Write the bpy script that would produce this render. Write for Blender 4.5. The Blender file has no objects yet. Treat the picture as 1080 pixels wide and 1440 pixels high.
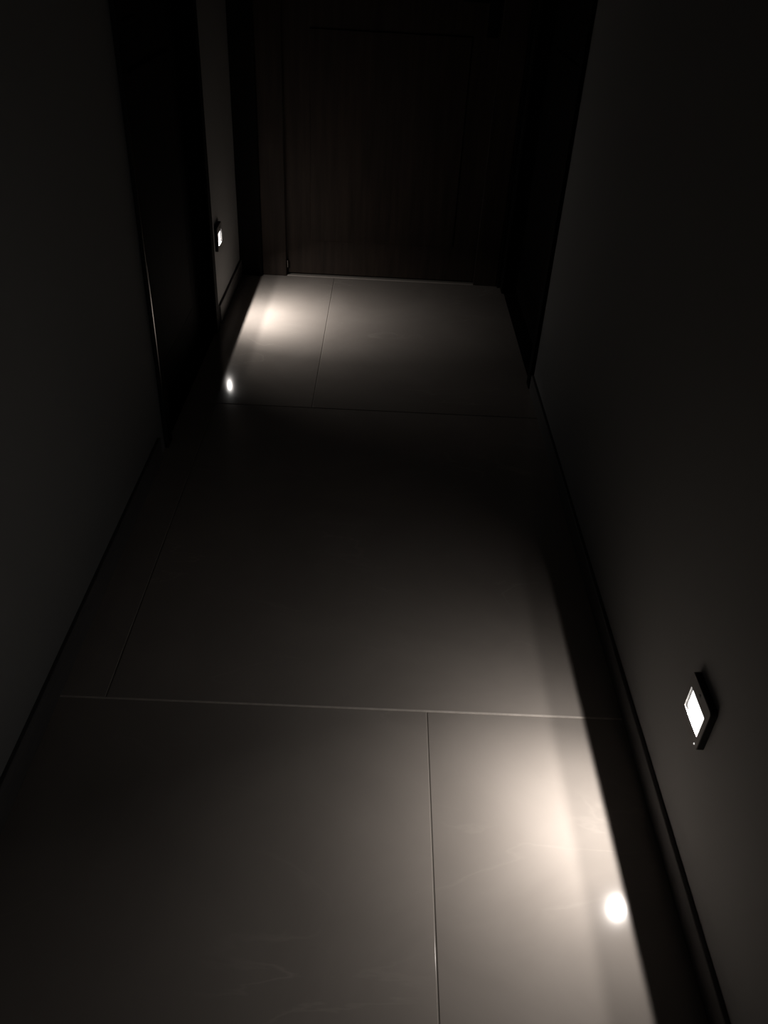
import bpy, bmesh, math, random
from mathutils import Vector, Matrix

# ---------------------------------------------------------------- measures (metres)
S = 0.78125                       # fitted hallway model scaled so the eye is 1.25 m up
H = 1.25
XR, XL = 0.6708*S, -0.7575*S      # wall planes
YF = 4.3928*S                     # end wall
YB = -1.5                         # wall behind the camera
ZC = 2.6
HBR, HBL = 0.069*S, 0.086*S       # skirting heights
BT = 0.0085                       # skirting thickness
RY0, RY1 = 3.164*S, 4.33*S        # doorway in the right wall
LY0, LY1 = 2.56*S, 3.634*S        # doorway in the left wall
DOOR_H = 2.08

# ---------------------------------------------------------------- camera
sc = bpy.context.scene
C = sc.collection
cd = bpy.data.cameras.new('camera'); cam = bpy.data.objects.new('camera', cd); C.objects.link(cam)
yaw, pitch, roll, f = 0.0221, 0.6249, 0.0586, 1151.94
fw = Vector((math.sin(yaw)*math.cos(pitch), math.cos(yaw)*math.cos(pitch), -math.sin(pitch)))
rt = Vector((math.cos(yaw), -math.sin(yaw), 0)); up = rt.cross(fw)
R_ = rt*math.cos(roll)+up*math.sin(roll); U_ = -rt*math.sin(roll)+up*math.cos(roll)
m = Matrix((R_, U_, -fw)).transposed().to_4x4(); m.translation = Vector((0, 0, H))
cam.matrix_world = m
cd.sensor_fit = 'VERTICAL'; cd.sensor_height = 36; cd.lens = f/1440*36
cd.clip_start = 0.02; cd.clip_end = 50
sc.camera = cam

# ---------------------------------------------------------------- world + exposure (night, no window)
w = bpy.data.worlds.new('night'); sc.world = w; w.use_nodes = True
w.node_tree.nodes['Background'].inputs[0].default_value = (0, 0, 0, 1)
w.node_tree.nodes['Background'].inputs[1].default_value = 0
vs = sc.view_settings
vs.view_transform = 'Standard'; vs.look = 'None'; vs.gamma = 1; vs.use_curve_mapping = False
vs.exposure = 0.0
SPREAD, TILT, FAN = 105, 60, 39      # beam width, downward tilt and sideways fan of the LED chips (degrees)
LAMP_W = 1.27                    # watts of one night light
LAMP_COL = (1.0, 0.92, 0.86)
SPILL_W, SPILL_COL = 0.18, (1.0, 0.98, 0.94)   # light scattered straight out of the lens

# ---------------------------------------------------------------- helpers
def mat(name, base, rough=0.6, metal=0.0, noise=None, bump=None, emit=None, coat=0.0, spec=0.5):
    m = bpy.data.materials.new(name); m.use_nodes = True
    nt = m.node_tree; b = nt.nodes['Principled BSDF']
    b.inputs['Base Color'].default_value = (*base, 1)
    b.inputs['Roughness'].default_value = rough
    b.inputs['Metallic'].default_value = metal
    b.inputs['Specular IOR Level'].default_value = spec
    b.inputs['Coat Weight'].default_value = coat
    tc = nt.nodes.new('ShaderNodeTexCoord')
    if noise:
        sc_, amt, stretch = noise
        mp = nt.nodes.new('ShaderNodeMapping'); mp.inputs['Scale'].default_value = stretch
        n = nt.nodes.new('ShaderNodeTexNoise'); n.inputs['Scale'].default_value = sc_; n.inputs['Detail'].default_value = 6
        r = nt.nodes.new('ShaderNodeValToRGB')
        r.color_ramp.elements[0].position = .3; r.color_ramp.elements[1].position = .7
        r.color_ramp.elements[0].color = (*[c*(1-amt) for c in base], 1)
        r.color_ramp.elements[1].color = (*[min(1, c*(1+amt)) for c in base], 1)
        nt.links.new(tc.outputs['Object'], mp.inputs[0]); nt.links.new(mp.outputs[0], n.inputs['Vector'])
        nt.links.new(n.outputs['Fac'], r.inputs[0]); nt.links.new(r.outputs[0], b.inputs['Base Color'])
    if bump:
        sc_, st, dist = bump
        n = nt.nodes.new('ShaderNodeTexNoise'); n.inputs['Scale'].default_value = sc_; n.inputs['Detail'].default_value = 4
        bp = nt.nodes.new('ShaderNodeBump'); bp.inputs['Strength'].default_value = st; bp.inputs['Distance'].default_value = dist
        nt.links.new(tc.outputs['Object'], n.inputs['Vector'])
        nt.links.new(n.outputs['Fac'], bp.inputs['Height']); nt.links.new(bp.outputs[0], b.inputs['Normal'])
    if emit:
        b.inputs['Emission Color'].default_value = (*emit[0], 1); b.inputs['Emission Strength'].default_value = emit[1]
    return m

def tile_material():
    m = bpy.data.materials.new('polished_stone_tile'); m.use_nodes = True
    nt = m.node_tree; N = nt.nodes; L = nt.links; b = N['Principled BSDF']
    tc = N.new('ShaderNodeTexCoord')
    oi = N.new('ShaderNodeObjectInfo')                     # every tile gets its own cut of the stone
    off = N.new('ShaderNodeVectorMath'); off.operation = 'ADD'
    sca = N.new('ShaderNodeVectorMath'); sca.operation = 'SCALE'; sca.inputs['Scale'].default_value = 7.0
    L.new(oi.outputs['Random'], sca.inputs[0])
    L.new(tc.outputs['Object'], off.inputs[0]); L.new(sca.outputs[0], off.inputs[1])
    # soft clouds
    n1 = N.new('ShaderNodeTexNoise'); n1.inputs['Scale'].default_value = 3.2; n1.inputs['Detail'].default_value = 7
    n1.inputs['Roughness'].default_value = .55; n1.inputs['Distortion'].default_value = .6
    L.new(off.outputs[0], n1.inputs['Vector'])
    r1 = N.new('ShaderNodeValToRGB')
    r1.color_ramp.elements[0].position = .3; r1.color_ramp.elements[0].color = (.39, .355, .325, 1)
    r1.color_ramp.elements[1].position = .72; r1.color_ramp.elements[1].color = (.47, .43, .395, 1)
    L.new(n1.outputs['Fac'], r1.inputs[0])
    # thin pale veins
    mp = N.new('ShaderNodeMapping'); mp.inputs['Rotation'].default_value = (0, 0, .55); mp.inputs['Scale'].default_value = (1.0, 2.6, 1)
    L.new(off.outputs[0], mp.inputs[0])
    n2 = N.new('ShaderNodeTexNoise'); n2.inputs['Scale'].default_value = 1.7; n2.inputs['Detail'].default_value = 5
    n2.inputs['Distortion'].default_value = 1.2
    L.new(mp.outputs[0], n2.inputs['Vector'])
    s = N.new('ShaderNodeMath'); s.operation = 'SUBTRACT'; s.inputs[1].default_value = .5; L.new(n2.outputs['Fac'], s.inputs[0])
    a = N.new('ShaderNodeMath'); a.operation = 'ABSOLUTE'; L.new(s.outputs[0], a.inputs[0])
    r2 = N.new('ShaderNodeValToRGB')
    r2.color_ramp.elements[0].position = 0; r2.color_ramp.elements[0].color = (1, 1, 1, 1)
    r2.color_ramp.elements[1].position = .012; r2.color_ramp.elements[1].color = (0, 0, 0, 1)
    L.new(a.outputs[0], r2.inputs[0])
    n3 = N.new('ShaderNodeTexNoise'); n3.inputs['Scale'].default_value = 4.0; L.new(off.outputs[0], n3.inputs['Vector'])
    r3 = N.new('ShaderNodeValToRGB'); r3.color_ramp.elements[0].position = .5; r3.color_ramp.elements[1].position = .75
    r3.color_ramp.elements[1].color = (.5, .5, .5, 1)
    L.new(n3.outputs['Fac'], r3.inputs[0])
    mu = N.new('ShaderNodeMath'); mu.operation = 'MULTIPLY'; L.new(r2.outputs[0], mu.inputs[0]); L.new(r3.outputs[0], mu.inputs[1])
    mx = N.new('ShaderNodeMix'); mx.data_type = 'RGBA'; mx.inputs['B'].default_value = (.62, .57, .52, 1)
    L.new(mu.outputs[0], mx.inputs['Factor']); L.new(r1.outputs[0], mx.inputs['A'])
    L.new(mx.outputs['Result'], b.inputs['Base Color'])
    # gentle waviness of the polish
    n4 = N.new('ShaderNodeTexNoise'); n4.inputs['Scale'].default_value = 9; n4.inputs['Detail'].default_value = 2
    L.new(off.outputs[0], n4.inputs['Vector'])
    mr = N.new('ShaderNodeMapRange'); mr.inputs['To Min'].default_value = .09; mr.inputs['To Max'].default_value = .13
    L.new(n4.outputs['Fac'], mr.inputs['Value']); L.new(mr.outputs[0], b.inputs['Roughness'])
    bp = N.new('ShaderNodeBump'); bp.inputs['Strength'].default_value = .05; bp.inputs['Distance'].default_value = .002
    L.new(n4.outputs['Fac'], bp.inputs['Height']); L.new(bp.outputs[0], b.inputs['Normal'])
    b.inputs['Specular IOR Level'].default_value = .35
    return m

M = dict(
    wall=mat('matt_grey_wall_paint', (.257, .257, .256), .85, bump=(220, .12, .001), noise=(1.5, .04, (1, 1, 1))),
    ceil=mat('matt_white_ceiling_paint', (.5, .5, .49), .9),
    skirt=mat('dark_grey_skirting', (.12, .115, .114), .6, noise=(14, .1, (1, 1, 6))),
    dark=mat('near_black_painted_wood', (.007, .0066, .0064), .85, noise=(8, .25, (6, 6, .5)), spec=.1),
    wood=mat('dark_brown_wood_veneer', (.036, .025, .019), .65, noise=(7, .35, (7, 7, .5)), spec=.3),
    grout=mat('pale_cement_grout', (.30, .28, .25), .9, bump=(400, .3, .001)),
    pale_grout=mat('pale_joint_filler', (.8, .74, .68), .8, noise=(60, .12, (1, 1, 1))),
    metal=mat('brushed_steel', (.5, .49, .47), .22, 1.0, bump=(90, .1, .0005)),
    gloss=mat('polished_black_lacquer', (.16, .16, .16), .14, 1.0),
    stone=mat('pale_stone_threshold', (.48, .44, .40), .35, noise=(20, .08, (1, 1, 1))),
    plate=mat('dark_grey_plastic', (.2, .195, .19), .5),
    rim=mat('black_plastic', (.008, .008, .008), .5),
    rim_grey=mat('dark_window_rim', (.04, .04, .04), .6),
    lens=mat('lit_frosted_lens', (.9, .88, .86), .4, emit=((1, .955, .93), 1.6)),
    led=mat('lit_indicator_led', (.9, .9, .9), .4, emit=((1, .95, .92), .8)),
    sensor=mat('smoked_sensor_dome', (.13, .13, .13), .25),
    tile=tile_material(),
)

def build(name, bm, m, parent=None, kind=None, label=None, smooth=False):
    bmesh.ops.recalc_face_normals(bm, faces=bm.faces)
    me = bpy.data.meshes.new(name); bm.to_mesh(me); bm.free()
    if smooth:
        for p in me.polygons: p.use_smooth = True
    me.materials.append(m)
    o = bpy.data.objects.new(name, me); C.objects.link(o)
    if parent: o.parent = parent
    if kind: o['kind'] = kind
    if label: o['label'] = label
    return o

def box(bm, a, b, bev=0, segs=2):
    r = bmesh.ops.create_cube(bm, size=1)
    vs_ = r['verts']
    bmesh.ops.scale(bm, vec=[max(1e-5, b[i]-a[i]) for i in range(3)], verts=vs_)
    bmesh.ops.translate(bm, vec=[(a[i]+b[i])/2 for i in range(3)], verts=vs_)
    if bev:
        es = {e for v in vs_ for e in v.link_edges}
        bmesh.ops.bevel(bm, geom=list(es), offset=bev, segments=segs, profile=.5, affect='EDGES')
    return bm
def B(a, b, bev=0, segs=2): return box(bmesh.new(), a, b, bev, segs)

def extrude_poly(pts, a, b, axis):
    """closed 2-D outline swept along an axis (0,1,2)"""
    bm = bmesh.new()
    def P(p, t):
        q = list(p); q.insert(axis, t); return q
    A = [bm.verts.new(P(p, a)) for p in pts]; Bv = [bm.verts.new(P(p, b)) for p in pts]
    n = len(pts)
    for i in range(n): bm.faces.new((A[i], A[(i+1) % n], Bv[(i+1) % n], Bv[i]))
    bm.faces.new(A[::-1]); bm.faces.new(Bv)
    return bm

# ---------------------------------------------------------------- floor: grout bed + stone tiles
T = 0.16                                                   # wall thickness
floor = build('floor', B((XL-T, YB-T, -.06), (XR+T, YF+T, -.0012)), M['grout'], kind='structure')
floor['label'] = 'polished grey-beige stone tile floor of the narrow hallway'
TW, TL = 1.30*S, 1.536*S
J, JY = 0.0009, 0.0017                                                 # half joint
rows = [(1.374*S-TL, 1.374*S, .167*S, -.0002), (1.374*S, 1.374*S+TL, -.635*S, .0003), (1.374*S+TL, YF-.005, -.25*S, 0), (1.374*S-2*TL, 1.374*S-TL, -.42*S, 0)]
random.seed(4)
for y0, y1, xj, dz in rows:
    y0c, y1c = max(y0, YB), min(y1, YF)
    if y1c-y0c < .02: continue
    xs = [xj+k*TW for k in range(-3, 4)]
    for k in range(len(xs)-1):
        a, b = max(xs[k], XL), min(xs[k+1], XR)
        if b-a < .01: continue
        ga = J if a > XL else 0; gb = J if b < XR else 0
        t = build('tile', B((a+ga, y0c+JY, -.010), (b-gb, y1c-JY, dz+random.uniform(-.0001, .0001)), .0011, 2), M['tile'], floor)

for y in (1.374*S,):
    build('grout_line', B((XL, y-JY-.0004, -.006), (XR, y+JY+.0004, .0001)), M['pale_grout'], floor)  # joint filler extra pale: light caught on the tile edge put into colour

# ---------------------------------------------------------------- walls and ceiling
def wall(name, a, b, label=None):
    o = build(name, B(a, b), M['wall'], kind='structure')
    if label: o['label'] = label
    return o
def side_wall(name, xa, xb, y0, y1):
    """a wall with a doorway between y0 and y1: two lengths and the header joined into one outline"""
    bm = extrude_poly([(YB-T, 0-.06), (y0, -.06), (y0, DOOR_H), (y1, DOOR_H), (y1, -.06), (YF+T, -.06), (YF+T, ZC), (YB-T, ZC)], xa, xb, 0)
    return build(name, bm, M['wall'], kind='structure')
side_wall('wall_right', XR, XR+T, RY0, RY1)['label'] = 'matt grey right wall of the hallway carrying the near night light'
side_wall('wall_left', XL-T, XL, LY0, LY1)['label'] = 'matt grey left wall of the hallway broken by a dark doorway'
wall('wall_back', (XL, YB-T, -.06), (XR, YB, ZC))
DX0, DX1 = -.60*S, .60*S
bm = extrude_poly([(XL, -.06), (DX0, -.06), (DX0, DOOR_H), (DX1, DOOR_H), (DX1, -.06), (XR, -.06), (XR, ZC), (XL, ZC)], YF, YF+T, 1)
build('wall_end', bm, M['wall'], kind='structure')['label'] = 'short dark wall closing the far end of the hallway'
build('ceiling', B((XL-T, YB-T, ZC), (XR+T, YF+T, ZC+.1)), M['ceil'], kind='structure')

# ---------------------------------------------------------------- skirting (vertical face, flat ledge on top)
def skirting(name, xw, sgn, y0, y1, h, label):
    x1 = xw-sgn*BT
    e = .0012
    pts = [(xw, 0.0), (x1, 0.0), (x1, h-e), (x1+sgn*e, h), (xw, h)]
    o = build(name, extrude_poly(pts, y0, y1, 1), M['skirt'], kind='structure')
    o['label'] = label
# outline is (x, z) swept along y
skirting('baseboard_right', XR, 1, YB, RY0-.004, HBR, 'low dark grey skirting under the near night light')
skirting('baseboard_left', XL, -1, YB, LY0-.06, HBL, 'low dark skirting along the near left wall')
skirting('baseboard_left_far', XL, -1, LY1+.055, YF-.002, HBL, 'low dark grey skirting under the far night light')

# ---------------------------------------------------------------- side doors
def side_door(name, xw, sgn, y0, y1, label, lab_trim=None):
    """sgn=+1: door in the right wall (room side is -x)."""
    r = bpy.data.objects.new(name, None); C.objects.link(r)
    r.location = (xw, (y0+y1)/2, 0); r['kind'] = 'structure'; r['label'] = label
    def part(n, bm, m, lab=None, parent=None):
        o = build(n, bm, m, parent or r, label=lab)
        for v in o.data.vertices: v.co -= r.location
        return o
    def bx(xa, xb, ya, yb, za, zb, bev=.0015):
        return B((min(xa, xb), ya, za), (max(xa, xb), yb, zb), bev)
    cw = .055; pr = .012; jt = .03                       # casing width / projection, jamb thickness
    xi = xw+sgn*(T-.005)
    for (ya, yb) in ((y0, y0+jt), (y1-jt, y1)):
        part('jamb', bx(xw-sgn*.001, xi, ya, yb, .0005, DOOR_H), M['dark'])
    part('door_head', bx(xw-sgn*.001, xi, y0+jt, y1-jt, DOOR_H-jt, DOOR_H), M['dark'])
    ycs = [(y0, y0+cw-.01)] if sgn > 0 else [(y0+.004, y0+cw-.01)]
    ycs.append((y1-cw+.01, y1+(.0 if sgn > 0 else .0)))
    for ya, yb in ycs:
        part('casing', bx(xw-sgn*pr, xw-sgn*.001, ya, yb, .0005, DOOR_H+.045, .003), M['dark'])
    part('casing', bx(xw-sgn*pr, xw-sgn*.001, y0+cw-.01, y1-cw+.01, DOOR_H-.025, DOOR_H+.045, .003), M['dark'])
    part('threshold', bx(xw+sgn*.0005, xi, y0, y1, -.010, .0004, 0), M['dark'])
    # the leaf stands recessed between the jambs, with two sunk panels
    xl0, xl1 = xw+sgn*.05, xw+sgn*.09
    leaf = part('door_leaf', bx(xl0, xl1, y0+jt+.003, y1-jt-.003, .006, DOOR_H-jt-.003, .002), M['dark'])
    for za, zb in ((.14, .92), (1.06, 1.92)):
        part('door_panel', bx(xl0-sgn*.004, xl0, y0+jt+.12, y1-jt-.12, za, zb, .0035), M['dark'], parent=leaf).location = (0, 0, 0)
    hy = y0+jt+.065
    bm = bmesh.new()
    box(bm, (min(xl0, xl0-sgn*.008), hy-.02, .92), (max(xl0, xl0-sgn*.008), hy+.02, 1.10), .003)
    box(bm, (min(xl0-sgn*.008, xl0-sgn*.045), hy-.008, 1.03), (max(xl0-sgn*.008, xl0-sgn*.045), hy+.008, 1.046), .003)
    box(bm, (min(xl0-sgn*.033, xl0-sgn*.045), hy-.008, 1.03), (max(xl0-sgn*.033, xl0-sgn*.045), hy+.12, 1.046), .004)
    part('door_handle', bm, M['dark'], parent=leaf)
    return r, part
d2, _ = side_door('door_2', XR, 1, RY0, RY1, 'dark doorway in the right wall beyond the near night light')
d1, part1 = side_door('door_1', XL, -1, LY0, LY1, 'dark door in the left wall between near wall and far night light')
# polished strip along the near edge of the left casing: mirrors the lit floor further on
part1('edge_strip', B((XL+.001, LY0-.0045, .0005), (XL+.0125, LY0+.0035, DOOR_H+.045), .001), M['gloss'], 'thin polished metal strip on the casing edge')

# ---------------------------------------------------------------- door in the end wall
r = bpy.data.objects.new('door_3', None); C.objects.link(r); r.location = (0, YF, 0)
r['kind'] = 'structure'; r['label'] = 'dark brown wooden door closing the far end of the hallway'
def part3(n, a, b, m, bev=.002, parent=None, lab=None):
    o = build(n, B(a, b, bev), m, parent or r, label=lab)
    for v in o.data.vertices: v.co -= r.location
    return o
cw = .07
for xa, xb in ((DX0-.03, DX0+cw), (DX1-cw, DX1+.03)):
    part3('casing', (xa, YF-.012, .0005), (xb, YF-.001, DOOR_H+.03), M['wood'], .003)
part3('casing', (DX0+cw, YF-.012, DOOR_H-.05), (DX1-cw, YF-.001, DOOR_H+.03), M['wood'], .003)
for xa, xb in ((DX0, DX0+.03), (DX1-.03, DX1)):
    part3('jamb', (xa, YF, .0005), (xb, YF+T-.005, DOOR_H), M['wood'])
part3('door_head', (DX0+.03, YF, DOOR_H-.03), (DX1-.03, YF+T-.005, DOOR_H), M['wood'])
leaf = part3('door_leaf', (DX0+.033, YF+.012, .008), (DX1-.033, YF+.052, DOOR_H-.033), M['wood'], .002)
for za, zb in ((.15, .92), (1.06, 1.92)):
    part3('door_panel', (DX0+.17, YF+.008, za), (DX1-.17, YF+.0125, zb), M['wood'], .003, leaf)
bm = bmesh.new(); hx = DX1-.10
box(bm, (hx-.02, YF+.004, .92), (hx+.02, YF+.012, 1.10), .003)
box(bm, (hx-.008, YF-.035, 1.03), (hx+.008, YF+.004, 1.046), .003)
box(bm, (hx-.12, YF-.035, 1.03), (hx+.008, YF-.023, 1.046), .004)
o = build('door_handle', bm, M['dark'], leaf)
for v in o.data.vertices: v.co -= r.location
part3('pivot_hinge', (DX0+cw+.003, YF-.008, .036), (DX0+cw+.0065, YF+.011, .066), M['metal'], .0015, leaf, 'small steel pivot hinge near the floor')
part3('threshold', (XL+.001, YF-.004, -.003), (XR-.001, YF+.010, .002), M['stone'], .0015, lab='thin pale stone threshold under the brown door')
# black corner posts either side of the end door
build('trim_1', B((XL, YF-.03, .0005), (DX0-.031, YF-.0005, ZC-.002), .003), M['dark'], kind='structure')
build('trim_2', B((DX1+.031, YF-.03, .0005), (XR-.013, YF-.0005, ZC-.002), .003), M['dark'], kind='structure')

# ---------------------------------------------------------------- recessed-lens night lights
PW = .086; PT = .012                                       # plate side, projection from the wall
WW, WH, WZ = .064, .043, -.002                             # window width, height, centre height
DEP = .0045                                                # lens sits this far behind the face
def rrect(w_, h_, rad, n=6, cz=0):
    pts = []
    for cx, cy, a0 in ((1, 1, 0), (-1, 1, 90), (-1, -1, 180), (1, -1, 270)):
        for i in range(n+1):
            a = math.radians(a0+90*i/n)
            pts.append((cx*(w_/2-rad)+rad*math.cos(a), cz+cy*(h_/2-rad)+rad*math.sin(a)))
    return pts
def loft(rings, close_first=False, close_last=False):
    bm = bmesh.new(); V = [[bm.verts.new(p) for p in rg] for rg in rings]; n = len(V[0])
    for a, b in zip(V, V[1:]):
        for i in range(n): bm.faces.new((a[i], a[(i+1) % n], b[(i+1) % n], b[i]))
    if close_first: bm.faces.new(V[0][::-1])
    if close_last: bm.faces.new(V[-1])
    return bm
def ring(x, w_, h_, rad, cz=0): return [(x, y, z) for y, z in rrect(w_, h_, rad, cz=cz)]

def night_light(loc, rz, label, group, gain=1.0, fan=FAN):
    t = bpy.data.objects.new('night_light', None); C.objects.link(t)
    t.location = loc; t.rotation_euler = (0, 0, rz)
    t['label'] = label; t['category'] = 'night light'; t['group'] = group
    # back housing: shade on its sides put into a near-black colour
    build('housing', loft([ring(.0003, PW, PW, .006), ring(PT-.002, PW, PW, .006), ring(PT-.002, WW, WH, .0015, WZ)], True, False), M['rim'], t)
    # grey face plate with the window cut through it and shallow walls down to the lens
    build('face_plate', loft([ring(PT-.0019, PW-.001, PW-.001, .006), ring(PT-.0006, PW-.0008, PW-.0008, .006), ring(PT, PW-.002, PW-.002, .0055),
                              ring(PT, WW, WH, .0015, WZ), ring(PT-.002, WW, WH, .0015, WZ)]), M['plate'], t)
    build('window_rim', loft([ring(PT-.002, WW, WH, .0015, WZ), ring(PT-DEP, WW-.001, WH-.001, .0015, WZ)]), M['rim_grey'], t)
    ln = build('lens', loft([ring(PT-DEP-.001, WW-.001, WH-.001, .0015, WZ), ring(PT-DEP, WW-.001, WH-.001, .0015, WZ)], True, True), M['lens'], t, label='glowing white rectangular lens')
    # the light itself: two rows of fanned LED chips close in front of the lens
    zl = WZ-WH/2
    def chip(y, z, lx, watts, spread, tilt, side, colr):
        ld = bpy.data.lights.new('led_chip', 'AREA'); ld.shape = 'RECTANGLE'; ld.size = lx; ld.size_y = .0005
        ld.energy = watts; ld.color = colr; ld.spread = math.radians(spread)
        lo = bpy.data.objects.new('led_chip', ld); C.objects.link(lo); lo.parent = t
        lo.location = (PT-DEP+.0012, y, zl+z)
        a, b = math.radians(tilt), math.radians(side)
        d = Vector((math.cos(a)*math.cos(b), math.cos(a)*math.sin(b), -math.sin(a)))
        lo.rotation_euler = d.to_track_quat('-Z', 'Y').to_euler()
    for z, share in ((.0117, .66), (.0063, .34)):
        for sd in (-1, 1):
            chip(sd*.004, z, .0006, LAMP_W*gain*share*(1+.28*sd)/2, SPREAD, TILT, sd*fan, LAMP_COL)
    chip(0, .0112, .026, SPILL_W, 180, 0, 0, SPILL_COL)
    # small things on the face
    bm = bmesh.new(); bmesh.ops.create_uvsphere(bm, u_segments=12, v_segments=8, radius=.0030)
    bmesh.ops.scale(bm, vec=(.35, 1, 1), verts=bm.verts); bmesh.ops.translate(bm, vec=(PT+.0002, 0, PW/2-.0105), verts=bm.verts)
    build('sensor', bm, M['sensor'], t, smooth=True)
    return t, zl
nl, _ = night_light((XR, 1.0838*S, .372*S), math.pi, 'square black night light with glowing lens on the near right wall', 'night lights low on the hallway walls')
bm = bmesh.new(); bmesh.ops.create_cone(bm, cap_ends=True, segments=12, radius1=.0016, radius2=.0014, depth=.001)  # glint where the plate corner catches the lamp, added as a glowing dot
bmesh.ops.rotate(bm, matrix=Matrix.Rotation(math.pi/2, 3, 'Y'), verts=bm.verts)
bmesh.ops.translate(bm, vec=(PT+.0004, PW/2-.010, -PW/2+.006), verts=bm.verts)
build('indicator_led', bm, M['led'], nl, label='tiny lit dot at the lower corner')
night_light((XL, 3.7813*S, .387*S), 0, 'square black night light with glowing lens on the far left wall', 'night lights low on the hallway walls', gain=1.22, fan=22)
